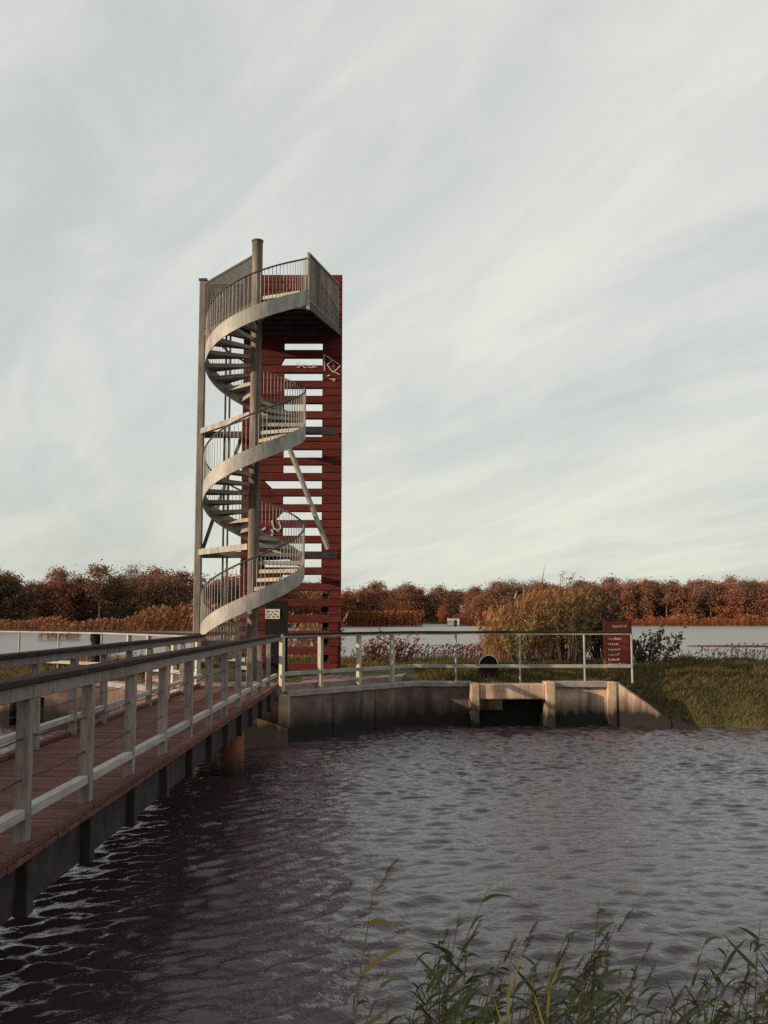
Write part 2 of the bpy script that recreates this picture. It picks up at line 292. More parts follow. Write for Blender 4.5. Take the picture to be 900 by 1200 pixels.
tag(link('pond_water', me, M['pond']), kind='structure')
tag(MB().poly([(-150, -10, -0.1), (150, -10, -0.1), (150, 33, -0.1), (-150, 33, -0.1)], [(0, 1, 2, 3)]).build('outer_pond_water', M['pond']), kind='structure')
tag(MB().poly([(-1500, 33.2, 0), (1500, 33.2, 0), (1500, 900, 0), (-1500, 900, 0)], [(0, 1, 2, 3)]).build('lake_water', M['lake']), kind='structure')

# ------------------------------------------------------------------ ground
def lerp_pts(x, pts):
    for (x0, y0), (x1, y1) in zip(pts, pts[1:]):
        if x <= x1: return y0 + (y1 - y0) * max(0, (x - x0)) / (x1 - x0)
    return pts[-1][1]
FRONT = [(-11.2, 28.8), (-7.1, 28.75), (-4.5, 24.75), (-2.4, 24.75), (0.8, 28.5), (6.1, 28.35), (7.2, 28.3)]
cols = list(np.arange(-150, -14, 8.0)) + list(np.arange(-14, 17, 0.25)) + list(np.arange(17, 160, 8.0))
def hn(x, y): return 0.05 * math.sin(1.3 * x + 0.7 * y) + 0.035 * math.sin(2.9 * x - 1.9 * y + 1) + 0.03 * math.sin(5.1 * x + 3.7 * y)
rowsn = 26; gv, gf = [], []
def front_y(x):
    w_ = min(max(x - 6.3, 0), 2.5) if x > 0 else min(max(-10.7 - x, 0), 2.5)
    return lerp_pts(x, FRONT) - 0.345 * w_ + (0.12 * math.sin(1.7 * x) + 0.07 * math.sin(4.1 * x)) * min(1, max(0, w_ - 1.6))
def slope_of(x):                                       # 0 inside the quay walls, 1 where the bank runs down to the water
    return min(1, max(0, (x - 6.2) / 1.6)) if x > 0 else min(1, max(0, (-10.6 - x) / 1.6))
def ground_z(x, y):
    s = slope_of(x); f0 = lerp_pts(x, FRONT)
    back = 36.0 + 0.5 * math.sin(x * 0.5)
    if s > 0:
        f1 = front_y(x); top = f1 + 0.3 + 2.3 * s
        fz = 1.2 * (1 - s) - 0.35 * s
        if y < top: t = max(0, (y - f1) / (top - f1)); z = fz + (1.22 - fz) * (t ** 0.75)
        else: z = 1.22 + 0.03 * (y - top)
    else: z = 1.15 + 0.17 * min(1, max(0, (y - f0) / 0.5)) + 0.012 * (y - f0)
    if y > back: z -= (y - back) * 0.7
    return z + hn(x, y) * min(1.0, 0.25 + s)
for x in cols:
    f0 = front_y(x)
    gv.append((x, f0, -0.8))
    for j in range(rowsn):
        t = j / (rowsn - 1); y = f0 + (39.5 - f0) * t ** 1.2; gv.append((x, y, ground_z(x, y)))
k = rowsn + 1
for i in range(len(cols) - 1):
    for j in range(rowsn): gf.append((i * k + j, (i + 1) * k + j, (i + 1) * k + j + 1, i * k + j + 1))
tag(MB().poly(gv, gf, True).build('dike_ground', M['soil']), kind='structure')
# the near bank the photographer stands on
nb = MB(); nv = []; nxs = np.arange(-80, 81, 4.0); prof = [(-60, 1.6), (-10, 1.45), (0.2, 1.35), (1.6, 1.2), (3.0, 0.5), (4.6, -0.15), (6.2, -0.7)]
for x in nxs:
    for (y, z) in prof: nv.append((x, y + (0.25 * math.sin(x * 0.9) if y > 0 else 0), z))
kk = len(prof); nb.poly(nv, [(i * kk + j, (i + 1) * kk + j, (i + 1) * kk + j + 1, i * kk + j + 1) for i in range(len(nxs) - 1) for j in range(kk - 1)], True)
tag(nb.build('near_bank', M['soil']), kind='structure')
SHORE = [(-1500, 110), (-220, 165), (-100, 212), (-45, 238), (-14, 285), (0, 300), (4, 392), (29, 392), (31, 326), (130, 322), (320, 305), (1500, 240)]
fs = MB(); a = []
for (x, y) in SHORE: a += [(x, y, -0.3), (x, y + 2, 0.45), (x, y + 60, 1.0), (x, 5000, 1.5)]
fs.poly(a, [(i * 4 + j, (i + 1) * 4 + j, (i + 1) * 4 + j + 1, i * 4 + j + 1) for i in range(len(SHORE) - 1) for j in range(3)])
tag(fs.build('far_shore', M['far_soil']), kind='structure')
mbk = MB(); n_ = 14; o_ = [(35 + 4.5 * math.cos(t) * (1 + 0.2 * math.sin(3 * t)), 100 + 2.0 * math.sin(t)) for t in [2 * math.pi * i / n_ for i in range(n_)]]
tag(mbk.prism(o_, -0.3, 0.10).build('mud_bank', M['far_soil']), kind='structure')
tag(MB().prism([(-4.42, 24.25), (-2.5, 24.25), (-2.38, 24.75), (0.5, 28.3), (0.9, 31.5), (-6.2, 31.5), (-6.6, 28.3), (-4.52, 24.75)], 1.12, 1.34).build('path', M['path']), kind='structure')

# ------------------------------------------------------------------ quay walls and outlets (mirrored about the bridge)
BX = -3.46
def mir(p, s): return (p[0], *p[1:]) if s > 0 else (2 * BX - p[0], *p[1:])
def quay(s, side_label):
    t = empty('quay_wall', mir((-1.0, 26.5, 0), s))
    tag(t, 'dark damp concrete quay wall ' + side_label, 'retaining wall')
    o = Vector(t.location)
    def L(p): return Vector(mir(p, s)) - Vector((o.x, o.y, 0))
    a, b, c = (-2.45, 24.62), (0.72, 28.3), (2.46, 28.2)
    # panels of the long face, with joints between them
    for (p, q, n) in ((a, b, 3), (b, c, 1)):
        for i in range(n):
            u0, u1 = i / n + (0.004 if i else 0), (i + 1) / n - (0.004 if i < n - 1 else 0)
            P0 = (p[0] + (q[0] - p[0]) * u0, p[1] + (q[1] - p[1]) * u0); P1 = (p[0] + (q[0] - p[0]) * u1, p[1] + (q[1] - p[1]) * u1)
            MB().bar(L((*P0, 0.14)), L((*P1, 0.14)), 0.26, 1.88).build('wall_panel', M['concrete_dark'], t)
        P0, P1 = Vector((*p, 1.13)), Vector((*q, 1.13)); d = (P1 - P0).normalized() * 0.03
        MB().bar(L(P0 + d), L(P1 - d), 0.36, 0.14, 0.015).build('coping', M['coping'], t)
    MB().box(L((-2.40, 24.46, 0.41)), (0.26, 0.26, 1.42), 0, None, 0.02).build('corner_pillar', M['concrete'], t)
    return t
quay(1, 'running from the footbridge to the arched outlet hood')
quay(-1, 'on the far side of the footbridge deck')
# abutment face below the end of the bridge
ab = empty('bridge_abutment', (BX, 24.7, 0)); tag(ab, 'stained concrete abutment face below the end of the footbridge', 'abutment')
for i in range(2): MB().box((-0.51 + 1.02 * i, 0, 0.15), (1.0, 0.24, 1.9)).build('wall_panel', M['concrete'], ab)
def outlet(s, loc, label):
    t = empty('culvert_outlet', loc); tag(t, label, 'culvert')
    MB().box((-1.02, 0.1, 0.22), (0.24, 0.75, 1.92), 0, None, 0.02).build('pillar', M['concrete'], t)
    MB().box((1.02, 0.1, 0.25), (0.26, 0.75, 1.94), 0, None, 0.02).build('pillar', M['concrete'], t)
    MB().box((0, 0.06, 0.965), (1.78, 0.5, 0.41), 0, None, 0.02).build('header_beam', M['concrete'], t)
    MB().box((-0.55 * s, 0.42, 0.60), (0.68, 0.08, 0.36)).build('sluice_board', M['concrete'], t)
    MB().box((0, 0.52, 0.0), (1.80, 0.08, 1.6)).build('dark_opening', M['black'], t)  # black sheet painting the darkness inside the culvert opening
    return t
outlet(1, (3.48, 27.75, 0), 'stained concrete culvert outlet below the arched black hood')
outlet(-1, (-9.45, 28.5, 0), 'concrete culvert outlet seen through the footbridge railings')
# wall right of the outlet and the sloping wing wall
t = empty('wing_wall', (6.3, 28.1, 0)); tag(t, 'sunlit concrete wing wall sloping down beside the grass bank', 'retaining wall')
MB().box((-0.9, 0.12, 0.12), (1.46, 0.24, 1.84)).build('wall_panel', M['concrete'], t)
MB().box((-0.9, 0.07, 1.13), (1.48, 0.40, 0.16), 0, None, 0.015).build('coping', M['coping'], t)
MB().box((-0.04, 0.0, 0.17), (0.24, 0.44, 2.06), 0, None, 0.02).build('pillar', M['concrete'], t)
def wing(mbld, p0, p1, z0, z1, th):
    d = (Vector(p1) - Vector(p0)).normalized(); nrm = Vector((-d.y, d.x)) * th
    a_, b_ = Vector(p0), Vector(p1); c_, e_ = b_ + nrm, a_ + nrm
    return mbld.poly([(*a_, -0.8), (*b_, -0.8), (*c_, -0.8), (*e_, -0.8), (*a_, z0), (*b_, z1), (*c_, z1), (*e_, z0)], [(3, 2, 1, 0), (4, 5, 6, 7), (0, 1, 5, 4), (1, 2, 6, 5), (2, 3, 7, 6), (3, 0, 4, 7)])
wing(MB(), (0.08, -0.16), (1.42, -0.62), 1.19, 0.18, 0.34).build('sloping_panel', M['concrete'], t)
wing(MB(), (1.43, -0.58), (2.5, -0.98), 0.22, -0.12, 0.42).build('toe_slab', M['concrete'], t)
t2 = empty('wing_wall', (-10.9, 28.7, 0)); tag(t2, 'concrete wall beyond the outlet left of the footbridge', 'retaining wall')
MB().box((-0.3, 0.1, 0.12), (1.2, 0.24, 1.9)).build('wall_panel', M['concrete'], t2)

# ------------------------------------------------------------------ footbridge
br = empty('footbridge', (BX, 12, 0)); tag(br, 'long timber footbridge with grey posts, dark handrails and red-brown deck', 'footbridge')
def lb(x, y, z): return (x - BX, y - 12, z)
plank_me = MB().box((0, 0, 0), (1.96, 0.138, 0.045), 0, None, 0.006).mesh('plank'); plank_me.materials.append(M['deck'])
y = -0.4
while y < 24.25:
    link('plank', plank_me, None, br, lb(BX + random.uniform(-0.006, 0.006), y, 1.3275 + random.uniform(-0.003, 0.003)), (0, 0, random.uniform(-0.003, 0.003))); y += 0.146
for x in (-2.66, -3.46, -4.26):
    MB().box(lb(x, 11.9, 1.11), (0.14, 24.6, 0.38)).build('girder', M['beam_dark'], br)
for x in (-2.53, -4.39):
    for i in range(8): MB().box(lb(x, 1.15 + 3.06 * i, 1.381), (0.10, 3.03, 0.06), 0, None, 0.01).build('kerb', M['deck'], br)
def side(x, y0, n, sp, end, xo):
    post = MB().box((0, 0, 0), (0.10, 0.10, 1.06), 0, None, 0.008).mesh('post'); post.materials.append(M['wood_grey'])
    blk = MB().box((0, 0, 0), (0.10, 0.14, 0.37), 0, None, 0.008).mesh('bracket'); blk.materials.append(M['beam_dark'])
    pys = [y0 + sp * i for i in range(n)]
    for py in pys:
        link('post', post, None, br, lb(x + random.uniform(-.006, .006), py, 1.88), (random.uniform(-.006, .006), random.uniform(-.006, .006), 0))
        link('bracket', blk, None, br, lb(x + 0.03 * xo, py, 1.08))
    ends = [pys[0] - sp] + pys + [end]
    for p, q in zip(ends, ends[1:]):
        L_ = q - p - 0.012
        MB().box(lb(x + 0.012 * xo, (p + q) / 2, 2.462), (0.085, L_, 0.105), 0, None, 0.006).build('rail_beam', M['wood_grey'], br)
        MB().box(lb(x, (p + q) / 2, 1.60), (0.08, q - p - 0.105, 0.075), 0, None, 0.006).build('lower_rail', M['rail_pale'], br)
    p = ends[0]
    while p < end - 0.1:
        q = min(p + 3 * sp, end); MB().box(lb(x, (p + q) / 2, 2.541), (0.19, q - p - 0.008, 0.05), 0, None, 0.008).build('handrail_cap', M['rail_cap'], br); p = q
    for zc_ in (1.84, 2.13):
        pts = []
        for p, q in zip(ends, ends[1:]):
            for i in range(5): tt = i / 5; pts.append(lb(x, p + (q - p) * tt, zc_ - 0.02 * math.sin(math.pi * tt)))
        MB().tube(pts, 0.006, 4).build('cable', M['cable'], br)
side(-2.585, 7.36 - 1.525 * 5, 16, 1.525, 24.3, 1)
side(-4.335, 12.67 - 1.525 * 8, 15, 1.525, 24.1, -1)
for px_ in (-2.9, -4.0):
    MB().tube([lb(px_, 19.5, -1.0), lb(px_, 19.5, 0.92)], 0.23, 20).build('pile', M['pile'], br)
MB().box(lb(BX, 19.5, 0.95), (1.7, 0.34, 0.1)).build('pile_cap', M['beam_dark'], br)

# ------------------------------------------------------------------ quay railings
def railing(s, wood_xy, steel_xy, label, tops):
    t = empty('quay_railing', (*wood_xy[0], 1.2)); tag(t, label, 'railing'); o = t.location
    L = lambda p: (p[0] - o.x, p[1] - o.y, p[2] - o.z)
    ang = math.atan2(wood_xy[1][1] - wood_xy[0][1], wood_xy[1][0] - wood_xy[0][0])
    pm = MB().box((0, 0, 0), (0.11, 0.11, 1.30), 0, None, 0.008).mesh('post'); pm.materials.append(M['wood_cream'])
    for p in wood_xy: link('post', pm, None, t, L((*p, 1.86)), (0, 0, ang))
    sm = MB().tube([(0, 0, -0.68), (0, 0, 0.68)], 0.03, 8).mesh('steel_post'); sm.materials.append(M['galv'])
    for p in steel_xy: link('steel_post', sm, None, t, L((*p, 1.84)))
    pts = tops
    for p, q in zip(pts, pts[1:]):
        MB().bar(L((*p, 2.565)), L((*q, 2.565)), 0.16, 0.045, 0.006).build('handrail_cap', M['rail_cap'], t)
        MB().bar(L((*p, 2.515)), L((*q, 2.515)), 0.07, 0.055).build('rail_beam', M['galv'], t)
        MB().bar(L((*p, 1.62)), L((*q, 1.62)), 0.06, 0.09).build('lower_rail', M['galv'], t)
    return t
wood = [(-2.45, 24.35), (-1.60, 25.55), (-0.66, 26.62), (0.22, 27.64)]
steel = [(2.0, 28.22), (3.78, 28.22), (5.58, 28.22), (6.9, 28.22)]
railing(1, wood, steel, 'quay railing with cream posts running from the footbridge past the outlet to the red sign', [(-2.45, 24.35), (0.78, 28.3), (2.0, 28.22), (6.9, 28.22)])
lw = [(-4.47, 24.35), (-5.3, 25.6), (-6.2, 26.7), (-7.0, 27.8)]
ls = [(-8.2, 29.4), (-9.9, 30.8), (-11.6, 32.2), (-13.4, 33.6)]
railing(-1, lw, ls, 'quay railing on the left of the footbridge towards the black vent post', [(-4.47, 24.35), (-7.0, 27.8), (-8.2, 29.4), (-13.4, 33.6)])

# ------------------------------------------------------------------ observation tower
TC = Vector((-3.41, 26.2, 1.38)); RAD = 1.31; RISE = 3.655; A0 = 90.0; A1 = 1080.0; PLAT = 11.43
tw = empty('observation_tower', TC); tag(tw, 'tall observation tower with spiral steel staircase and red slatted board wall', 'tower')
T = lambda p: (p[0] - TC.x, p[1] - TC.y, p[2] - TC.z)
def hz_(a): return (a - A0) / 360 * RISE                 # local height at stair angle a
MB().tube([(0, 0, -0.1), (0, 0, 11.66)], 0.145, 24).build('central_column', M['column'], tw)
MB().tube([(0, 0, 11.661), (0, 0, 11.70)], 0.16, 24).build('column_cap', M['galv_dark'], tw)
# treads
NT = 44; st = (A1 - A0) / NT
def tread_mesh():
    n = 4; a_, b_ = R(-2.0), R(st + 3.0); pts = []
    for zz in (0, -0.05):
        for i in range(n + 1):
            an = a_ + (b_ - a_) * i / n; pts.append((RAD * 0.995 * math.cos(an), RAD * 0.995 * math.sin(an), zz))
        for i in range(n, -1, -1):
            an = a_ + (b_ - a_) * i / n; wob = 0.13
            pts.append((wob * math.cos(an), wob * math.sin(an), zz))
    m_ = 2 * (n + 1); mb_ = MB().poly(pts, [tuple(range(m_)), tuple(range(2 * m_ - 1, m_ - 1, -1))] + [(m_ + i, m_ + (i + 1) % m_, (i + 1) % m_, i) for i in range(m_)])
    for an in (a_ + 0.012, b_ - 0.012):                   # folded front and back lips
        d = Vector((math.cos(an), math.sin(an), 0)); mb_.bar(d * 0.14 + Vector((0, 0, -0.07)), d * (RAD - 0.01) + Vector((0, 0, -0.07)), 0.015, 0.05)
    return mb_.mesh('tread')
tm = tread_mesh(); tm.materials.append(M['tread'])
for i in range(NT): link('tread', tm, None, tw, (0, 0, hz_(A0 + st * i) + 0.31), (0, 0, R(A0 + st * i)))
# helical stringer
def helix_plate(r0, r1, zb, zt, a0, a1, stp=5.0):
    mb_ = MB(); n = int((a1 - a0) / stp); pts = []
    for i in range(n + 1):
        a_ = a0 + (a1 - a0) * i / n; c_, s_ = math.cos(R(a_)), math.sin(R(a_)); h = hz_(a_)
        pts += [(r0 * c_, r0 * s_, h + zb), (r1 * c_, r1 * s_, h + zb), (r1 * c_, r1 * s_, h + zt), (r0 * c_, r0 * s_, h + zt)]
    f = []
    for i in range(n):
        b = i * 4
        for j in range(4): f.append((b + j, b + (j + 1) % 4, b + 4 + (j + 1) % 4, b + 4 + j))
    f += [(3, 2, 1, 0), (n * 4, n * 4 + 1, n * 4 + 2, n * 4 + 3)]
    return mb_.poly(pts, f)
me = helix_plate(RAD, RAD + 0.025, -0.11, 0.30, A0, A1).mesh('stringer')
stringer = link('stringer', me, M['galv'], tw)
# balusters and handrail
bal = MB().tube([(0, 0, 0), (0, 0, 0.86)], 0.009, 5).mesh('baluster'); bal.materials.append(M['galv'])
nb_ = 5 * NT
for i in range(nb_):
    a_ = A0 + (A1 - A0) * (i + 0.5) / nb_
    link('baluster', bal, None, stringer, ((RAD + 0.012) * math.cos(R(a_)), (RAD + 0.012) * math.sin(R(a_)), hz_(a_) + 0.29))
def helix_pts(r, dz, a0, a1, stp): n = int((a1 - a0) / stp); return [(r * math.cos(R(a0 + (a1 - a0) * i / n)), r * math.sin(R(a0 + (a1 - a0) * i / n)), hz_(a0 + (a1 - a0) * i / n) + dz) for i in range(n + 1)]
MB().tube(helix_pts(RAD + 0.012, 1.16, A0, A1, 6), 0.024, 8).build('handrail', M['galv_dark'], tw)
for a_ in (A0 + 1, 360, 540, 720, 900): MB().tube([((RAD + .012) * math.cos(R(a_)), (RAD + .012) * math.sin(R(a_)), hz_(a_) + 0.2), ((RAD + .012) * math.cos(R(a_)), (RAD + .012) * math.sin(R(a_)), hz_(a_) + 1.15)], 0.02, 6).build('rail_post', M['galv'], tw)
# red board wall: full boards alternate with short boards either side of the openings
WX0, WX1, OX0, OX1, WY, TH = -4.12, -1.235, -2.93, -1.80, 28.8, 0.22
row = 0.2275; z0 = 1.60
cuts = {17: 0, }
top_rows = 50
slants = {10.44: (-2.92, -3.04), 6.80: (-3.47, -3.25), 5.89: (-2.94, -3.13), 4.53: (-3.50, -3.44), 11.35: (-3.23, -3.20)}
def board(x0a, x0b, x1, zc__, h, yoff):                   # left end may be cut at a slant (x at the top / at the bottom)
    zt, zb = zc__ + h / 2, zc__ - h / 2; y0_, y1_ = WY + yoff, WY + TH
    e_ = 0.0099 if h > 0.15 else 0.0                      # edges splay so the joints are V-grooves closed at the back
    pts = [(x0b, y0_, zb), (x1[1], y0_, zb), (x1[0], y0_, zt), (x0a, y0_, zt), (x0b, y1_, zb - e_), (x1[1], y1_, zb - e_), (x1[0], y1_, zt + e_), (x0a, y1_, zt + e_)]
    return MB().poly([T(p) for p in pts], [(0, 1, 2, 3), (7, 6, 5, 4), (0, 4, 5, 1), (1, 5, 6, 2), (2, 6, 7, 3), (3, 7, 4, 0)])
zrow = 1.79 - 0.2275
ri = 0
while zrow < 13.0:
    is_open = (ri % 2 == 1) and zrow < 11.5
    h = row - 0.020; yo = random.uniform(0, 0.03)
    if not is_open: board(WX0, WX0, (WX1, WX1), zrow, h + 0.0, yo).build('board', M['board'], tw)
    else:
        sl = (OX0, OX0)
        for kz, (xt, xb) in slants.items():
            if abs(kz - zrow) < 0.1: sl = (xt, xb)
        hh = h
        board(WX0, WX0, sl, zrow, hh, yo).build('board', M['board'], tw)
        if abs(zrow - 8.17) < 0.1 or abs(zrow - 11.35) < 0.1: board(sl[0] + 0.01, sl[1] + 0.01, (OX1 - 0.005, OX1 - 0.005), zrow - 0.035, 0.125, 0.02).build('board', M['board'], tw)
        xr = OX1 if zrow > 3.7 else -1.58
        board(xr, xr, (WX1, WX1), zrow, hh, yo).build('board', M['board'], tw)
    zrow += row; ri += 1
for x, wd in ((-3.95, 0.12), (-1.5, 0.14)):
    MB().box(T((x - 0.05, WY + TH + 0.07, 7.2)), (wd, 0.12, 11.6)).build('wall_post', M['galv_dark'], tw)
MB().box(T((-1.66, WY + TH + 0.06, 2.5)), (0.24, 0.06, 2.3)).build('dark_strip', M['black'], tw)  # black strip behind the notch low in the right pillar
# left post, beams, braces, drain pipes
LP = (-5.34, 28.85); RP = (-1.42, 28.72)
MB().box(T((LP[0], LP[1], 7.1)), (0.20, 0.20, 11.5), 0, None, 0.02).build('corner_post', M['galv_mid'], tw)
MB().box(T((LP[0], LP[1], 12.88)), (0.24, 0.24, 0.06)).build('post_cap', M['galv_dark'], tw)
for zb_ in (4.82, 8.34):
    MB().bar(T((-3.55, 26.38, zb_)), T((LP[0] + 0.06, LP[1] - 0.08, zb_)), 0.12, 0.16).build('beam', M['galv'], tw)
    MB().bar(T((-3.29, 26.33, zb_ - 0.30)), T((RP[0], RP[1], zb_ - 0.05)), 0.12, 0.16).build('beam', M['galv_dark'], tw)
    MB().bar(T((LP[0] + 0.1, 29.0, zb_ - 0.06)), T((WX0 - 0.003, 29.0, zb_ - 0.06)), 0.12, 0.18).build('beam', M['galv_dark'], tw)
MB().bar(T((-4.16, 28.93, 8.2)), T((-5.22, 28.93, 4.95)), 0.09, 0.09).build('brace', M['galv_dark'], tw)
MB().bar(T((-2.62, 27.12, 7.66)), T((-1.60, 28.62, 4.92)), 0.09, 0.11).build('brace', M['galv'], tw)
for x in (-4.66, -4.54): MB().tube([T((x, 29.02, 1.3)), T((x, 29.02, 11.3))], 0.03, 8).build('drain_pipe', M['galv_dark'], tw)
# platform
pc = [(-3.41, 26.24), (-2.03, 26.20), (-1.30, 28.78), (-5.24, 28.78)]
pf = MB().prism([T((x, y_, 0))[:2] for x, y_ in pc], PLAT - 0.05 - TC.z, PLAT - TC.z).build('platform_floor', M['galv_dark'], tw)
for p, q in zip(pc, pc[1:] + pc[:1]): MB().bar(T((*p, PLAT - 0.15)), T((*q, PLAT - 0.15)), 0.07, 0.19).build('edge_beam', M['galv_dark'], pf)
for tt in (0.2, 0.4, 0.6, 0.8):
    p = Vector(pc[0]).lerp(Vector(pc[3]), tt); q = Vector(pc[1]).lerp(Vector(pc[2]), tt); MB().bar(T((*p, PLAT - 0.11)), T((*q, PLAT - 0.11)), 0.06, 0.11).build('joist', M['galv_dark'], pf)
def panel(p, q, zb_, zt_, sp, wire, m, hsp=None):
    p, q = Vector(p), Vector(q); d = q - p; L_ = d.length; d = d / L_
    fr = MB().bar(T((*p, zt_)), T((*q, zt_)), 0.06, 0.06).build('panel_rail', m, tw); MB().bar(T((*p, zb_)), T((*q, zb_)), 0.05, 0.05).build('bottom_rail', m, fr)
    for e in (p + d * 0.03, q - d * 0.03): MB().box(T((e.x, e.y, (zb_ + zt_) / 2)), (0.05, 0.05, zt_ - zb_ - 0.056), math.atan2(d.y, d.x)).build('panel_post', m, fr)
    w_ = MB(); n = int(L_ / sp)
    for i in range(1, n): c_ = p + d * (L_ * i / n); w_.bar(T((c_.x, c_.y, zb_ + 0.02)), T((c_.x, c_.y, zt_ - 0.02)), wire, wire * 0.5)
    hs_ = hsp or sp; n = int((zt_ - zb_) / hs_)
    off = Vector((-d.y, d.x)) * wire * 0.8
    for i in range(1, n): z_ = zb_ + (zt_ - zb_) * i / n; w_.bar(T((*(p + off), z_)), T((*(q + off), z_)), wire * 0.5, wire)
    return w_.build('mesh_infill', m, fr)
panel((-2.03, 26.12), (-1.34, 28.70), PLAT - 0.02, PLAT + 1.27, 0.045, 0.026, M['galv_mid'])
panel((-3.50, 26.36), (-5.26, 28.72), PLAT - 0.02, PLAT + 1.30, 0.06, 0.022, M['galv_dark'])  # darker steel paints in the shade on this panel's inner face
panel((-5.2, 28.86), (-4.16, 28.86), PLAT - 0.02, PLAT + 1.30, 0.06, 0.02, M['galv_dark'])
MB().box(T((-2.03, 26.12, PLAT - 0.05)), (0.09, 0.09, 0.5)).build('corner_bracket', M['galv'], tw)
# notice, on a black panel that paints the shaded foot of the wall
MB().box(T((-2.97, 27.95, 2.38)), (0.62, 0.06, 2.1)).build('shade_panel', M['black'], tw)
pl = MB().box(T((-3.08, 27.905, 3.06)), (0.40, 0.02, 0.27)).build('notice_plate', M['white_paint'], tw)
mk = MB()
for (ux, uz, uw, uh) in ((-0.155, 0.0, 0.012, 0.25), (-0.10, 0.07, 0.05, 0.03), (0.0, 0.05, 0.07, 0.025), (0.11, 0.075, 0.05, 0.03), (-0.07, -0.02, 0.09, 0.022), (0.07, -0.015, 0.06, 0.03), (-0.1, -0.085, 0.04, 0.03), (0.03, -0.08, 0.09, 0.022), (0.14, -0.07, 0.035, 0.04)):
    mk.box(T((-3.08 + ux, 27.892, 3.06 + uz)), (uw, 0.004, uh))
mk.build('notice_print', M['black'], pl)
# scratched and painted graffiti on the boards
def strokes(lst, wd, m):
    g = MB()
    for s_ in lst:
        for p, q in zip(s_, s_[1:]): g.bar(T((p[0], WY - 0.006, p[1])), T((q[0], WY - 0.006, q[1])), 0.006, wd)
    g.build('graffiti', m, tw)
strokes([[(-1.76, 10.63), (-1.74, 10.15)], [(-1.76, 10.63), (-1.27, 10.3), (-1.49, 10.09), (-1.67, 10.32), (-1.5, 10.46)], [(-1.5, 10.13), (-1.29, 10.03)], [(-1.47, 10.38), (-1.47, 10.23)], [(-1.67, 9.98), (-1.58, 10.01)], [(-1.59, 9.89), (-1.42, 9.89), (-1.5, 9.82)]], 0.022, M['white_paint'])
strokes([[(-2.43, 10.4), (-2.56, 10.35), (-2.43, 10.29), (-2.54, 10.23)], [(-2.28, 10.35), (-2.37, 10.32), (-2.36, 10.24), (-2.25, 10.24)], [(-2.21, 10.35), (-2.2, 10.24), (-2.1, 10.24), (-2.08, 10.35), (-2.07, 10.23), (-1.98, 10.26)]], 0.018, M['white_paint'])
strokes([[(-3.39, 5.54), (-3.52, 5.46), (-3.52, 5.33), (-3.4, 5.23)], [(-3.23, 5.49), (-3.19, 5.36), (-3.3, 5.23)], [(-3.23, 5.74), (-3.18, 5.52), (-3.03, 5.44), (-2.98, 5.56), (-3.03, 5.71)]], 0.055, M['white_paint'])

# ------------------------------------------------------------------ sign, hood, vent post
sg = empty('information_sign', (7.14, 31.0, 1.2)); tag(sg, 'red information sign with pale lines of lettering behind the end of the railing', 'sign')
sbd = MB().box((0.02, 0, 0.98), (0.76, 0.04, 1.32), 0, None, 0.008).build('sign_board', M['sign_red'], sg)
MB().box((-0.39, 0, 0.75), (0.07, 0.07, 1.9)).build('post', M['sign_edge'], sg); MB().box((0.42, 0, 0.75), (0.05, 0.07, 1.9)).build('post', M['sign_red'], sg)
def text_line(x0, z, wd, h, m, name):
    b = MB(); x = x0; r_ = random.Random(int(z * 1000))
    while x < x0 + wd:
        lw_ = r_.uniform(0.022, 0.04); hh = h * r_.choice((0.65, 0.65, 0.75, 1.0))
        b.box((x + lw_ / 2, -0.024, z - (h - hh) / 2 + 0.01 * math.sin(x * 9)), (lw_, 0.006, hh)); x += lw_ + r_.choice((0.006, 0.008, 0.008, 0.03))
    b.build(name, m, sbd)
text_line(-0.14, 1.50, 0.42, 0.10, M['sign_gold'], 'heading')
MB().box((0.02, -0.024, 1.315), (0.72, 0.006, 0.045)).build('divider_line', M['sign_gold'], sbd)
for z, wd, m in ((1.12, 0.40, 'sign_gold'), (0.965, 0.32, 'sign_text'), (0.80, 0.38, 'sign_text'), (0.645, 0.33, 'sign_gold'), (0.49, 0.34, 'sign_text'), (0.345, 0.50, 'sign_text')): text_line(-0.29, z, wd, 0.075, M[m], 'text_line')
hd = empty('outlet_hood', (2.97, 29.0, 1.15)); tag(hd, 'black arched hood with a bright steel rim above the culvert outlet', 'outlet hood')
def arch(w_, hgt, y0_, y1_, inset=0.0):
    r_ = w_ / 2 - inset; o_ = [(-r_, 0.0), (r_, 0.0)] + [(r_ * math.cos(R(a)), (hgt - w_ / 2) + r_ * math.sin(R(a))) for a in range(0, 181, 12)]
    n = len(o_); pts = [(x, y0_, z) for x, z in o_] + [(x, y1_, z) for x, z in o_]
    return MB().poly(pts, [tuple(range(n)), tuple(range(2 * n - 1, n - 1, -1))] + [(i, n + i, n + (i + 1) % n, (i + 1) % n) for i in range(n)])
arch(0.55, 0.75, -0.17, 0.45, 0.012).build('housing', M['black'], hd)
rim = MB(); pin, pout = [], []
for a in range(0, 181, 10):
    for r_, l_ in ((0.256, pin), (0.276, pout)): l_.append((r_ * math.cos(R(a)), 0.475 + r_ * math.sin(R(a))))
n = len(pin); pts = [(x, -0.22, z) for x, z in pin] + [(x, -0.22, z) for x, z in pout] + [(x, -0.12, z) for x, z in pin] + [(x, -0.12, z) for x, z in pout]
fcs = []
for i in range(n - 1): fcs += [(i, n + i, n + i + 1, i + 1), (n + i, 3 * n + i, 3 * n + i + 1, n + i + 1), (2 * n + i, i, i + 1, 2 * n + i + 1), (3 * n + i, 2 * n + i, 2 * n + i + 1, 3 * n + i + 1)]
rim.poly(pts, fcs).build('rim', M['rim'], hd)
MB().box((0, 0.1, -0.02), (0.62, 0.8, 0.1)).build('base', M['concrete_dark'], hd)
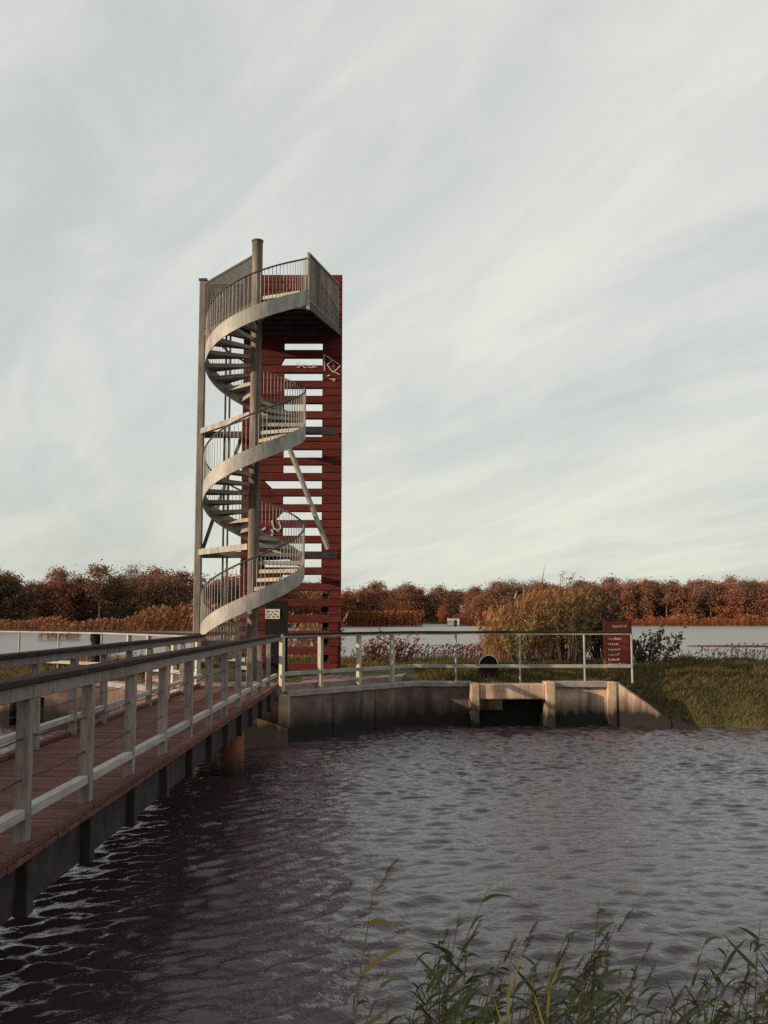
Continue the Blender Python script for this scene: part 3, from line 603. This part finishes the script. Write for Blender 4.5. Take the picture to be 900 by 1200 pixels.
vp = empty('vent_post', (-8.58, 30.2, 1.15)); tag(vp, 'black vent post with a rounded cap left of the footbridge', 'vent post')
MB().tube([(0, 0, -0.1), (0, 0, 1.12)], 0.15, 16).build('shaft', M['black'], vp)
MB().tube([(0, 0, 1.10), (0, 0, 1.16), (0, 0, 1.28), (0, 0, 1.35), (0, 0, 1.37)], [0.17, 0.19, 0.185, 0.13, 0.05], 16).build('cap', M['black'], vp)

# ------------------------------------------------------------------ grass and reeds on the dike (uncountable)
def scatter(n, x0, x1, y0, y1): return np.stack([rng.uniform(x0, x1, n), rng.uniform(y0, y1, n)], 1)
def grass(name, n, x0, x1, y0, y1, hmin, hmax, m, label, keep=None):
    P2 = scatter(n, x0, x1, y0, y1); P2 = np.array([p for p in P2 if (keep is None or keep(p[0], p[1]))])
    z = np.array([ground_z(p[0], p[1]) for p in P2]); b = np.column_stack([P2, z - 0.02])
    clump = 0.6 + 0.8 * (0.5 + 0.5 * np.sin(P2[:, 0] * 2.1 + 1.7 * np.sin(P2[:, 1] * 1.3)) * np.sin(P2[:, 1] * 2.7 + P2[:, 0]))
    h = rng.uniform(hmin, hmax, len(b)) * clump
    tp = b + np.column_stack([rng.normal(0.25, 0.4, len(b)) * h, rng.normal(0, 0.4, len(b)) * h, h])
    q1, q2 = blade_quads(b, tp, 0.022); o_ = link(name, quads_mesh(name, np.concatenate([q1, q2])[:, [0, 1, 2, 3]]), m)
    return tag(o_, label, 'grass', kind='stuff')
def off_path(x, y):
    if -6.6 < x < 0.95 and y < 31.5: return False
    return ground_z(x, y) > 0.02 and y > front_y(x) + 0.06
grass('bank_grass', 80000, -6.0, 15.5, 26.8, 36.2, 0.06, 0.22, M['grass'], 'short green and ochre grass covering the bank beside the wing wall', off_path)
grass('dike_grass', 16000, -15.5, -6.6, 27.0, 36.2, 0.08, 0.26, M['grass'], 'rough grass on the dike left of the footbridge', off_path)
def reed_bed(name, n, cx_, cy_, sx, sy, h0, h1, zb_, m, label, wd=0.02, lean=0.25, leaves=5, hfun=None, cat='reeds'):
    x = cx_ + rng.uniform(-1, 1, n) * sx; y_ = cy_ + rng.uniform(-1, 1, n) * sy; h = rng.uniform(h0, h1, n)
    if hfun is not None: h = h * hfun(x)
    z = np.full(n, zb_) if not callable(zb_) else np.array([zb_(a_, b_) for a_, b_ in zip(x, y_)])
    b = np.column_stack([x, y_, z - 0.05]); d = np.column_stack([rng.normal(lean, 0.12, n), rng.normal(0, 0.1, n), np.ones(n)])
    tp = b + d * h[:, None]; Q = list(blade_quads(b, tp, wd * 0.6))
    for _ in range(leaves):
        u = rng.uniform(0.25, 1.0, n)[:, None]; s_ = b + (tp - b) * u; L_ = h[:, None] * rng.uniform(0.08, 0.2, (n, 1))
        dd = np.column_stack([rng.normal(0.25 + lean, 0.65, n), rng.normal(0, 0.6, n), rng.normal(0.25, 0.6, n)]); Q += list(blade_quads(s_, s_ + dd * L_, wd * 1.6))
    P_ = tp; Q += list(blade_quads(P_ - d * h[:, None] * 0.08, P_ + np.column_stack([rng.normal(0.12, 0.05, n), rng.normal(0, .04, n), rng.uniform(0.02, 0.12, n)]) * h[:, None] * 0.5, wd * 3.2))
    return tag(link(name, quads_mesh(name, np.concatenate(Q)), m), label, cat, kind='stuff')
reed_bed('reed_bed', 850, 5.2, 35.3, 1.75, 0.8, 1.2, 2.35, ground_z, M['reed_gold'], 'tall golden reeds growing behind the railing on the dike', 0.02, 0.05, 7, lambda x: 0.75 + 0.35 * np.clip((x - 3.5) / 1.5, 0, 1))
reed_bed('dike_edge_reeds', 900, 9.5, 36.3, 6.5, 0.5, 0.35, 0.75, ground_z, M['reed_gold'], 'low dry reeds along the lake edge of the dike', 0.02, 0.2, 3)
reed_bed('dike_edge_reeds', 500, 1.2, 36.3, 2.6, 0.4, 0.3, 0.65, ground_z, M['lf_red'], 'low reddish reeds along the lake edge behind the quay railing', 0.02, 0.2, 3)
reed_bed('quay_reeds', 500, -9.8, 33.2, 3.6, 1.2, 0.2, 0.5, ground_z, M['reed_gold'], 'low ochre reeds behind the quay left of the footbridge', 0.022, 0.15, 4)
reed_bed('far_reed_bed', 3200, -60, 208, 36, 5, 1.6, 5.0, 0.0, M['reed_far'], 'rust orange reed bed in front of the wood left of the tower', 0.17, 0.25, 4, lambda x: (0.55 + 0.8 * np.clip((x + 62) / 25, 0, 1)) * (0.85 + 0.3 * np.sin(x * 0.43) * np.sin(x * 0.19 + 2)))
reed_bed('tower_reeds', 600, -4.2, 36.0, 2.6, 0.5, 0.9, 1.75, ground_z, M['reed_gold'], 'ochre reeds on the dike behind the foot of the tower', 0.024, 0.08, 5)
reed_bed('reed_island', 130, -41, 128, 2.6, 1.2, 1.0, 2.2, 0.0, M['reed_far'], 'small dark reed clump standing in the lake left of the tower', 0.09, 0.1, 3)
reed_bed('shore_reeds', 4200, 78, 320, 56, 6, 0.9, 3.8, 0.1, M['lf_orange'], 'orange brown reed fringe along the far right shore', 0.2, 0.05, 3, lambda x: 0.75 + 0.3 * np.sin(x * 0.45) * np.sin(x * 0.17 + 1))
reed_bed('shore_scrub', 1500, -3, 296, 14, 5, 2.2, 4.5, 0.2, M['lf_orange'], 'orange scrub on the far shore beside the tower', 0.26, 0.05, 4)

# ------------------------------------------------------------------ shrubs on the dike
def shrub(name, loc, nst, h, spread, nleaf, lsize, m, label, cat, up=0.2, asp=0.5, lean=0.0, tuft=False):
    t = empty(name, loc); tag(t, label, cat); s_ = MB(); L_ = []
    for i in range(nst):
        an = random.uniform(0, 6.28); rr = random.random() ** 0.5 * spread; hh = h * random.uniform(0.55, 1.0) * (1 - 0.3 * (rr / spread) ** 2)
        b = Vector((rr * 0.35 * math.cos(an), rr * 0.3 * math.sin(an), -0.05)); e = Vector((rr * math.cos(an) + lean * hh, rr * 0.75 * math.sin(an), hh)); mid = b.lerp(e, 0.5) + Vector((random.uniform(-.1, .1), random.uniform(-.1, .1), 0.08 * h))
        s_.tube([b, mid, e], [0.018, 0.012, 0.004], 4, False)
        for j in range(nleaf):
            u = 0.22 + 0.8 * random.random() ** 0.8; p = (b * (1 - u) ** 2 + mid * 2 * u * (1 - u) + e * u * u)
            L_.append((p.x + random.gauss(0, 0.11 * (1.1 - 0.6 * u)), p.y + random.gauss(0, 0.11), p.z + random.gauss(0, 0.07)))
    s_.build('stems', M['bark'], t); link('foliage', quads_mesh('foliage', leaf_quads(np.array(L_), lsize, asp, up)), m, t); return t
def gz(x, y): return (x, y, ground_z(x, y))
shrub('willow_bush', gz(6.3, 34.5), 60, 3.15, 1.1, 60, 0.06, M['lf_willow'], 'tall gold-green willow bush behind the reeds, with sprigs above the tree line', 'bush', 0.5, 0.3, 0.05)
shrub('willow_bush', gz(7.65, 35.2), 52, 2.8, 0.95, 60, 0.062, M['lf_shrub'], 'dark green bush standing behind the red sign', 'bush', 0.3, 0.45)
shrub('leafy_shrub', gz(9.1, 34.6), 26, 1.5, 1.1, 30, 0.075, M['lf_shrub'], 'low dark shrub with broad leaves beside the red sign', 'shrub', 0.5, 0.5, 0.25)
shrub('leafy_shrub', gz(-0.3, 33.6), 20, 1.25, 0.65, 26, 0.06, M['lf_red'], 'small reddish shrub between the tower and the lake', 'shrub', 0.4, 0.5, 0.3)
shrub('leafy_shrub', gz(0.5, 33.9), 12, 1.2, 0.5, 14, 0.06, M['lf_red'], 'sparse reddish shrub with loose twigs behind the quay railing', 'shrub', 0.4, 0.5, 0.4)
shrub('leafy_shrub', gz(4.6, 34.3), 26, 2.2, 0.8, 46, 0.05, M['lf_willow'], 'small golden bush at the edge of the reed bed', 'bush', 0.4, 0.35)

# ------------------------------------------------------------------ trees on the far shore
def tree_proto(h, wdt, nclump, nleaf, lsize, leaf, bark, trunk_r, base, limbs=9, twiggy=False):
    base *= 0.55 if not twiggy else 1
    tr = MB(); tr.tube([(0, 0, -0.5), (0.1, 0, h * 0.3), (random.uniform(-.3, .3), random.uniform(-.3, .3), h * 0.62), (random.uniform(-.5, .5), 0, h * 0.9)], [trunk_r, trunk_r * .8, trunk_r * .5, 0.04], 6, False)
    cl = []
    for i in range(nclump):
        u = random.random(); z = base + (h - base) * (u ** 0.8) * 0.94
        f = math.sin(math.pi * min(1, max(0.12, (z - base) / (h - base) * 0.86 + 0.10))) ** 0.6
        an = random.uniform(0, 6.283); rr = wdt * f * random.random() ** 0.5 * 0.85
        cl.append((rr * math.cos(an), rr * math.sin(an), z))
    for c_ in random.sample(cl, min(limbs * (3 if twiggy else 1), len(cl))):
        b = Vector((0, 0, max(h * 0.18, c_[2] * random.uniform(0.5, 0.7)))); e = Vector(c_); tr.tube([b, b.lerp(e, 0.5) + Vector((0, 0, 0.05 * h)), e], [trunk_r * .4, trunk_r * .22, 0.03], 4, False)
    P_ = []
    for c_ in cl:
        r_ = wdt * random.uniform(0.14, 0.40); k_ = nleaf // nclump
        P_.append(np.array(c_) + rng.normal(0, 1, (k_, 3)) * r_ * np.array([0.7, 0.7, 0.62]))
    if not twiggy:                                        # loose outer twigs that feather the outline
        q_ = np.concatenate(P_)[::5]; P_.append(q_ * np.array([1.08, 1.08, 1.03]) + rng.normal(0, 0.45, q_.shape))
    Q = leaf_quads(np.concatenate(P_), lsize, 0.55 if not twiggy else 0.10, 0.2)
    a_ = tr.mesh('trunk'); a_.materials.append(bark); b_ = quads_mesh('crown', Q); b_.materials.append(leaf); return a_, b_
kinds = [
    ('rust', 'rust red autumn tree in the wood along the far shore', tree_proto(13, 3.6, 80, 3600, 0.25, M['lf_rust'], M['bark'], 0.22, 2.2)),
    ('rust2', 'rust red autumn tree in the wood along the far shore', tree_proto(12, 4.2, 86, 3800, 0.25, M['lf_rust'], M['bark'], 0.24, 1.8)),
    ('brown', 'dull brown autumn tree in the wood along the far shore', tree_proto(13, 3.8, 80, 3600, 0.25, M['lf_brown'], M['bark'], 0.24, 2.0)),
    ('birch', 'pale-trunked brown tree in the wood along the far shore', tree_proto(13.5, 3.0, 50, 1800, 0.26, M['lf_brown'], M['birch'], 0.30, 9.5)),
    ('orange', 'orange leaved tree in the wood along the far shore', tree_proto(10, 3.4, 70, 3000, 0.25, M['lf_orange'], M['bark'], 0.2, 1.2)),
    ('olive', 'dark olive tree in the wood along the far shore', tree_proto(12, 3.9, 80, 3800, 0.25, M['lf_olive'], M['bark'], 0.24, 1.4)),
    ('twig', 'nearly bare tree rising from the wood on the far shore', tree_proto(14.5, 4.4, 60, 2600, 0.55, M['lf_twig'], M['birch'], 0.24, 4.5, 14, True)),
]
KI = {k_[0]: k_ for k_ in kinds}
def put_tree(kind, x, y_, s_, label=None, zb_=0.6, group='trees along the far shore'):
    _, lab, (a_, b_) = KI[kind]
    place = ('in the wood behind the rust orange reed bed' if x < -22 else 'on the far shore right behind the tower' if x < 3 else 'behind the inlet with the pump house' if y_ > 380 else 'in the wood along the right far shore')
    lab = lab.replace('in the wood along the far shore', place).replace('rising from the wood on the far shore', place) + (' in front' if y_ < (402 if y_ > 380 else shore_y(x) + 14) else ' at the back')
    t = empty('autumn_tree', (x, y_, zb_), random.uniform(0, 6.28)); t.scale = (s_ * random.uniform(.9, 1.35), s_ * random.uniform(.9, 1.3), s_ * random.uniform(0.92, 1.06))
    tag(t, label or lab, 'tree', group); link('trunk', a_, None, t); link('crown', b_, None, t); return t
def shore_y(x): return lerp_pts(x, SHORE)
for x in np.arange(-150, -22, 3.9):                        # wood on the left
    for rowi in range(2):
        kd = random.choice(['rust', 'rust2', 'brown', 'brown', 'olive', 'olive', 'birch'] if rowi == 0 else ['rust', 'brown', 'rust2', 'olive'])
        xx = x + random.uniform(-1.8, 1.8); put_tree(kd, xx, shore_y(xx) + 8 + rowi * 13 + random.uniform(-3, 3), random.uniform(0.74, 1.06) + 0.07 * rowi)
put_tree('twig', -62, 247, 0.98, 'bare twiggy tree rising above the wood left of the tower'); put_tree('twig', -57.5, 246, 0.82)
for x in np.arange(-20, 3, 4.4):
    for rowi in range(2):
        xx = x + random.uniform(-1.5, 1.5); put_tree(random.choice(['orange', 'rust', 'rust2', 'brown']), xx, shore_y(xx) + 9 + 14 * rowi, random.uniform(0.82, 1.0) + 0.08 * rowi)
for x in np.arange(-2, 42, 4.6):                           # behind the inlet
    for rowi in range(2):
        xx = x + random.uniform(-1.8, 1.8); put_tree(random.choice(['olive', 'olive', 'rust', 'orange', 'brown']) if rowi == 0 else random.choice(['rust', 'brown', 'rust2', 'twig']), xx, 402 + 15 * rowi + random.uniform(-3, 3), random.uniform(0.85, 1.02) + 0.16 * rowi)
for x, k_, s_ in ((22, 'orange', 0.55), (7, 'orange', 0.62), (2.0, 'orange', 0.8), (31, 'rust', 0.7), (34, 'orange', 0.75)): put_tree(k_, x, 386 if 4 < x < 29 else 334, s_)
for x in np.arange(33, 142, 3.9):                          # wood on the right
    for rowi in range(3):
        kd = random.choice(['rust', 'rust2', 'brown', 'brown', 'birch', 'orange'] if rowi == 0 else ['rust', 'rust2', 'brown', 'olive', 'birch'])
        xx = x + random.uniform(-1.8, 1.8); put_tree(kd, xx, shore_y(xx) + 10 + rowi * 12 + random.uniform(-3, 3), random.uniform(0.82, 0.98) + 0.07 * rowi + 0.08 * min(1, max(0, (xx - 40) / 60)))
put_tree('twig', 83, 340, 1.08, 'round bare crown standing out above the wood on the right shore'); put_tree('olive', 121, 332, 1.12, 'dark tall evergreen-looking tree in the wood on the right shore')
put_tree('twig', 44, 345, 0.98); put_tree('twig', 51, 347, 1.0); put_tree('twig', 38, 344, 0.92)
def thicket(name, n, x0, x1, off, dep, h0, h1, m, label, yfix=None):
    x = rng.uniform(x0, x1, n); y_ = np.array([(yfix or shore_y(a_)) + off for a_ in x]) + rng.uniform(0, dep, n); hh = rng.uniform(h0, h1, n) * (0.75 + 0.25 * np.sin(x * 0.61) * np.sin(x * 0.23 + 1))
    z = 0.4 + hh * rng.random(n) ** 0.8
    tag(link(name, quads_mesh(name, leaf_quads(np.column_stack([x, y_, z]), 0.6, 0.55, 0.2)), m), label, 'undergrowth', kind='stuff')
thicket('undergrowth', 16000, -170, -14, 22, 14, 9, 11.5, M['lf_brown'], 'brown undergrowth filling the wood left of the tower')
thicket('undergrowth', 3500, -24, 6, 20, 14, 6, 8.5, M['lf_rust'], 'rust undergrowth filling the wood beside the tower')
thicket('undergrowth', 5000, -10, 48, 16, 14, 7, 10.5, M['lf_olive'], 'dark undergrowth filling the wood behind the inlet', 396)
thicket('undergrowth', 14000, 29, 150, 24, 18, 9, 12, M['lf_brown'], 'brown undergrowth filling the wood along the right shore')
# trees on the near bank, left of the picture: their shade lies over the near half of the bridge
sa, sb = tree_proto(12.5, 4.6, 60, 6000, 0.42, M['lf_brown'], M['bark'], 0.3, 1.0)
for i, (x, y_) in enumerate([(-24, -13.5), (-26, -10), (-24, -6.5), (-27, -3.5), (-25, -0.5), (-29, 1.0), (-21, -16), (-30, -8), (-31, -12), (-20, -9), (-33, -2), (-34, 2.0), (-38, 3.0), (-42, 3.4)]):
    t = empty('bank_tree', (x, y_, 1.0 if y_ < 1 else 0.2), i * 1.3); s_ = 0.8 + 0.06 * (i % 4); t.scale = (s_, s_, s_)
    tag(t, 'brown leaved tree on the near bank left of the footbridge', 'tree', 'trees on the near bank'); link('trunk', sa, None, t); link('crown', sb, None, t)

# ------------------------------------------------------------------ far buildings
h = empty('pump_house', (20.6, 300, 0)); tag(h, 'tiny pale pump house at the water on the far shore', 'building')
MB().box((0, 0, 1.0), (3.4, 3.0, 2.8)).build('wall', M['plaster'], h); MB().box((0, 0, 2.5), (3.9, 3.5, 0.25)).build('roof', M['roof_dark'], h)
MB().box((0.5, -1.52, 1.0), (0.9, 0.06, 1.9)).build('door', M['roof_dark'], h); MB().box((0, 0, -0.35), (4.4, 4.0, 0.7)).build('plinth', M['coping'], h)
h = empty('red_house', (35.2, 331, 0.3)); tag(h, 'small house with red roof among the trees on the far shore', 'house')
MB().box((0, 0, 1.4), (5.0, 4.0, 2.8)).build('wall', M['roof_red'], h)
MB().poly([(-2.8, -2.3, 2.803), (2.8, -2.3, 2.803), (2.8, 2.3, 2.803), (-2.8, 2.3, 2.803), (-2.8, 0, 4.3), (2.8, 0, 4.3)], [(0, 1, 5, 4), (2, 3, 4, 5), (3, 0, 4), (1, 2, 5), (3, 2, 1, 0)]).build('roof', M['roof_red'], h)
for x in (-1.2, 1.2): MB().box((x, -2.02, 1.6), (1.0, 0.06, 1.0)).build('window', M['plaster'], h)

# ------------------------------------------------------------------ reeds in the foreground
random.seed(21)
def reed_proto(h, lean, nleaf, leafm, stemm, plume=False):
    t_pts = [Vector((lean * h * (u ** 1.8), 0.03 * math.sin(3 * u), h * u)) for u in (0, .25, .5, .75, 1.0)]
    parts = [('stem', MB().tube(t_pts, [0.006, 0.006, 0.005, 0.004, 0.002], 5, False).mesh('stem'), stemm)]
    for i in range(nleaf):
        u = 0.30 + 0.68 * (i + random.random() * 0.6) / nleaf; b = Vector((lean * h * u ** 1.8, 0, h * u))
        L_ = random.uniform(0.24, 0.42) * (1.1 - 0.35 * u); sgn = 1 if random.random() < 0.68 else -1
        dx, dy = sgn * random.uniform(0.25, 0.9), random.uniform(-0.5, 0.5); rise, droop = random.uniform(0.55, 1.0), random.uniform(0.1, 1.3)
        wd = random.uniform(0.011, 0.019); vs_ = []; n = 6
        for j in range(n + 1):
            v = j / n; p = b + Vector((dx * v + 0.2 * v * v, dy * v, rise * v - droop * v * v)) * L_
            ww = wd * min(1, 4.5 * v + 0.3) * (1 - v ** 2.2); vs_.append(p + Vector((-0.5 * rise, 0.6, 0.55 * sgn)).normalized() * ww); vs_.append(p - Vector((-0.5 * rise, 0.6, 0.55 * sgn)).normalized() * ww)
        parts.append(('leaf', MB().poly(vs_, [(2 * j, 2 * j + 1, 2 * j + 3, 2 * j + 2) for j in range(n)], True).mesh('leaf'), leafm))
    if plume:
        tp = t_pts[-1]; k_ = 90; u = rng.random(k_); base = np.array(tp)[None] + np.column_stack([u * 0.10, rng.normal(0, .006, k_), u * 0.16 - 0.06])
        q1, q2 = blade_quads(base, base + np.column_stack([rng.uniform(0.01, 0.06, k_), rng.normal(0, .02, k_), rng.uniform(-0.01, 0.05, k_)]), 0.004)
        parts.append(('plume', quads_mesh('plume', np.concatenate([q1, q2])), M['reed_stem'] if leafm is not M['reed_green'] else M['lf_shrub']))
    for _, me_, m_ in parts: me_.materials.append(m_)
    return parts
def put_reed(parts, x, y_, rz, s_, label, group=None, name='reed'):
    t = empty(name, (x, y_, -0.12), rz); t.scale = (s_, s_, s_); tag(t, label, 'reed', group)
    for nm, me_, _ in parts: link(nm, me_, None, t)
    return t
greens = [reed_proto(random.uniform(1.15, 1.5), random.uniform(0.05, 0.32), random.randint(6, 9), M['reed_green'], M['reed_stem'], i % 3 == 0) for i in range(12)]
for i in range(190):
    u = random.random(); x = 0.08 + 2.6 * u; y_ = random.uniform(5.1, 6.9); x *= y_ / 5.7
    s_ = random.uniform(0.60, 0.84) + 0.10 * max(0, u - 0.6) + (0.16 if i % 9 == 0 else 0)
    pr = random.choice(greens); top = pr[0][1].vertices[-1].co
    look = ('green reed with a dark plume' if pr[-1][0] == 'plume' else 'bending green reed without a plume' if top.x > 0.25 else 'upright green reed without a plume') + (' and extra tall' if i % 9 == 0 else '')
    put_reed(pr, x, y_, random.gauss(0, 0.5), s_, look + ' in the near bank clump', 'reeds at the near bank')
for i in range(10):
    put_reed(random.choice(greens), random.uniform(-0.45, 0.5), random.uniform(5.2, 6.2), random.gauss(0, .5), random.uniform(0.62, 0.76), 'short green reed at the thin edge of the near reed clump', 'short reeds at the near bank')
put_reed(reed_proto(1.72, 0.10, 4, M['lf_willow'], M['reed_stem'], True), -0.22, 5.5, 0, 1.0, 'tallest pale-stemmed reed standing apart over the dark ripples')
for x, hgt in ((0.60, 1.42), (0.80, 1.44)):
    p_ = reed_proto(hgt, 0.03, 0, M['reed_yellow'], M['reed_yellow'])
    for dx, sg_ in ((0.05, 1.1), (-0.05, -0.5), (0.0, 0.3), (-0.02, -1.2)):
        vs_ = []; L_ = random.uniform(0.2, 0.3)
        for j in range(6):
            v = j / 5; pp = Vector((0.03 * hgt * .6 + sg_ * 0.05 * v + dx * v, 0, hgt * (0.74 + 0.1 * sg_) + L_ * v)); ww = 0.007 * (1 - v ** 2); vs_ += [pp + Vector((ww, 0.002, 0)), pp - Vector((ww, 0.002, 0))]
        me_ = MB().poly(vs_, [(2 * j, 2 * j + 1, 2 * j + 3, 2 * j + 2) for j in range(5)], True).mesh('leaf'); me_.materials.append(M['reed_yellow']); p_.append(('leaf', me_, None))
    put_reed(p_, x, 5.3, 0, 1.0, 'bright yellow withered reed standing upright in the near reed clump', 'yellow reeds at the near bank')
dry = [reed_proto(random.uniform(1.0, 1.35), random.uniform(-0.03, 0.06), 2, M['reed_stem'], M['reed_stem']) for i in range(4)]
for i in range(26):
    put_reed(random.choice(dry), 0.2 + 2.5 * random.random() ** 0.6, random.uniform(5.1, 5.9), random.uniform(0, 6.28), random.uniform(0.75, 1.05), 'thin dry brown reed stalk among the green reeds at the near bank', 'dry reed stalks at the near bank')
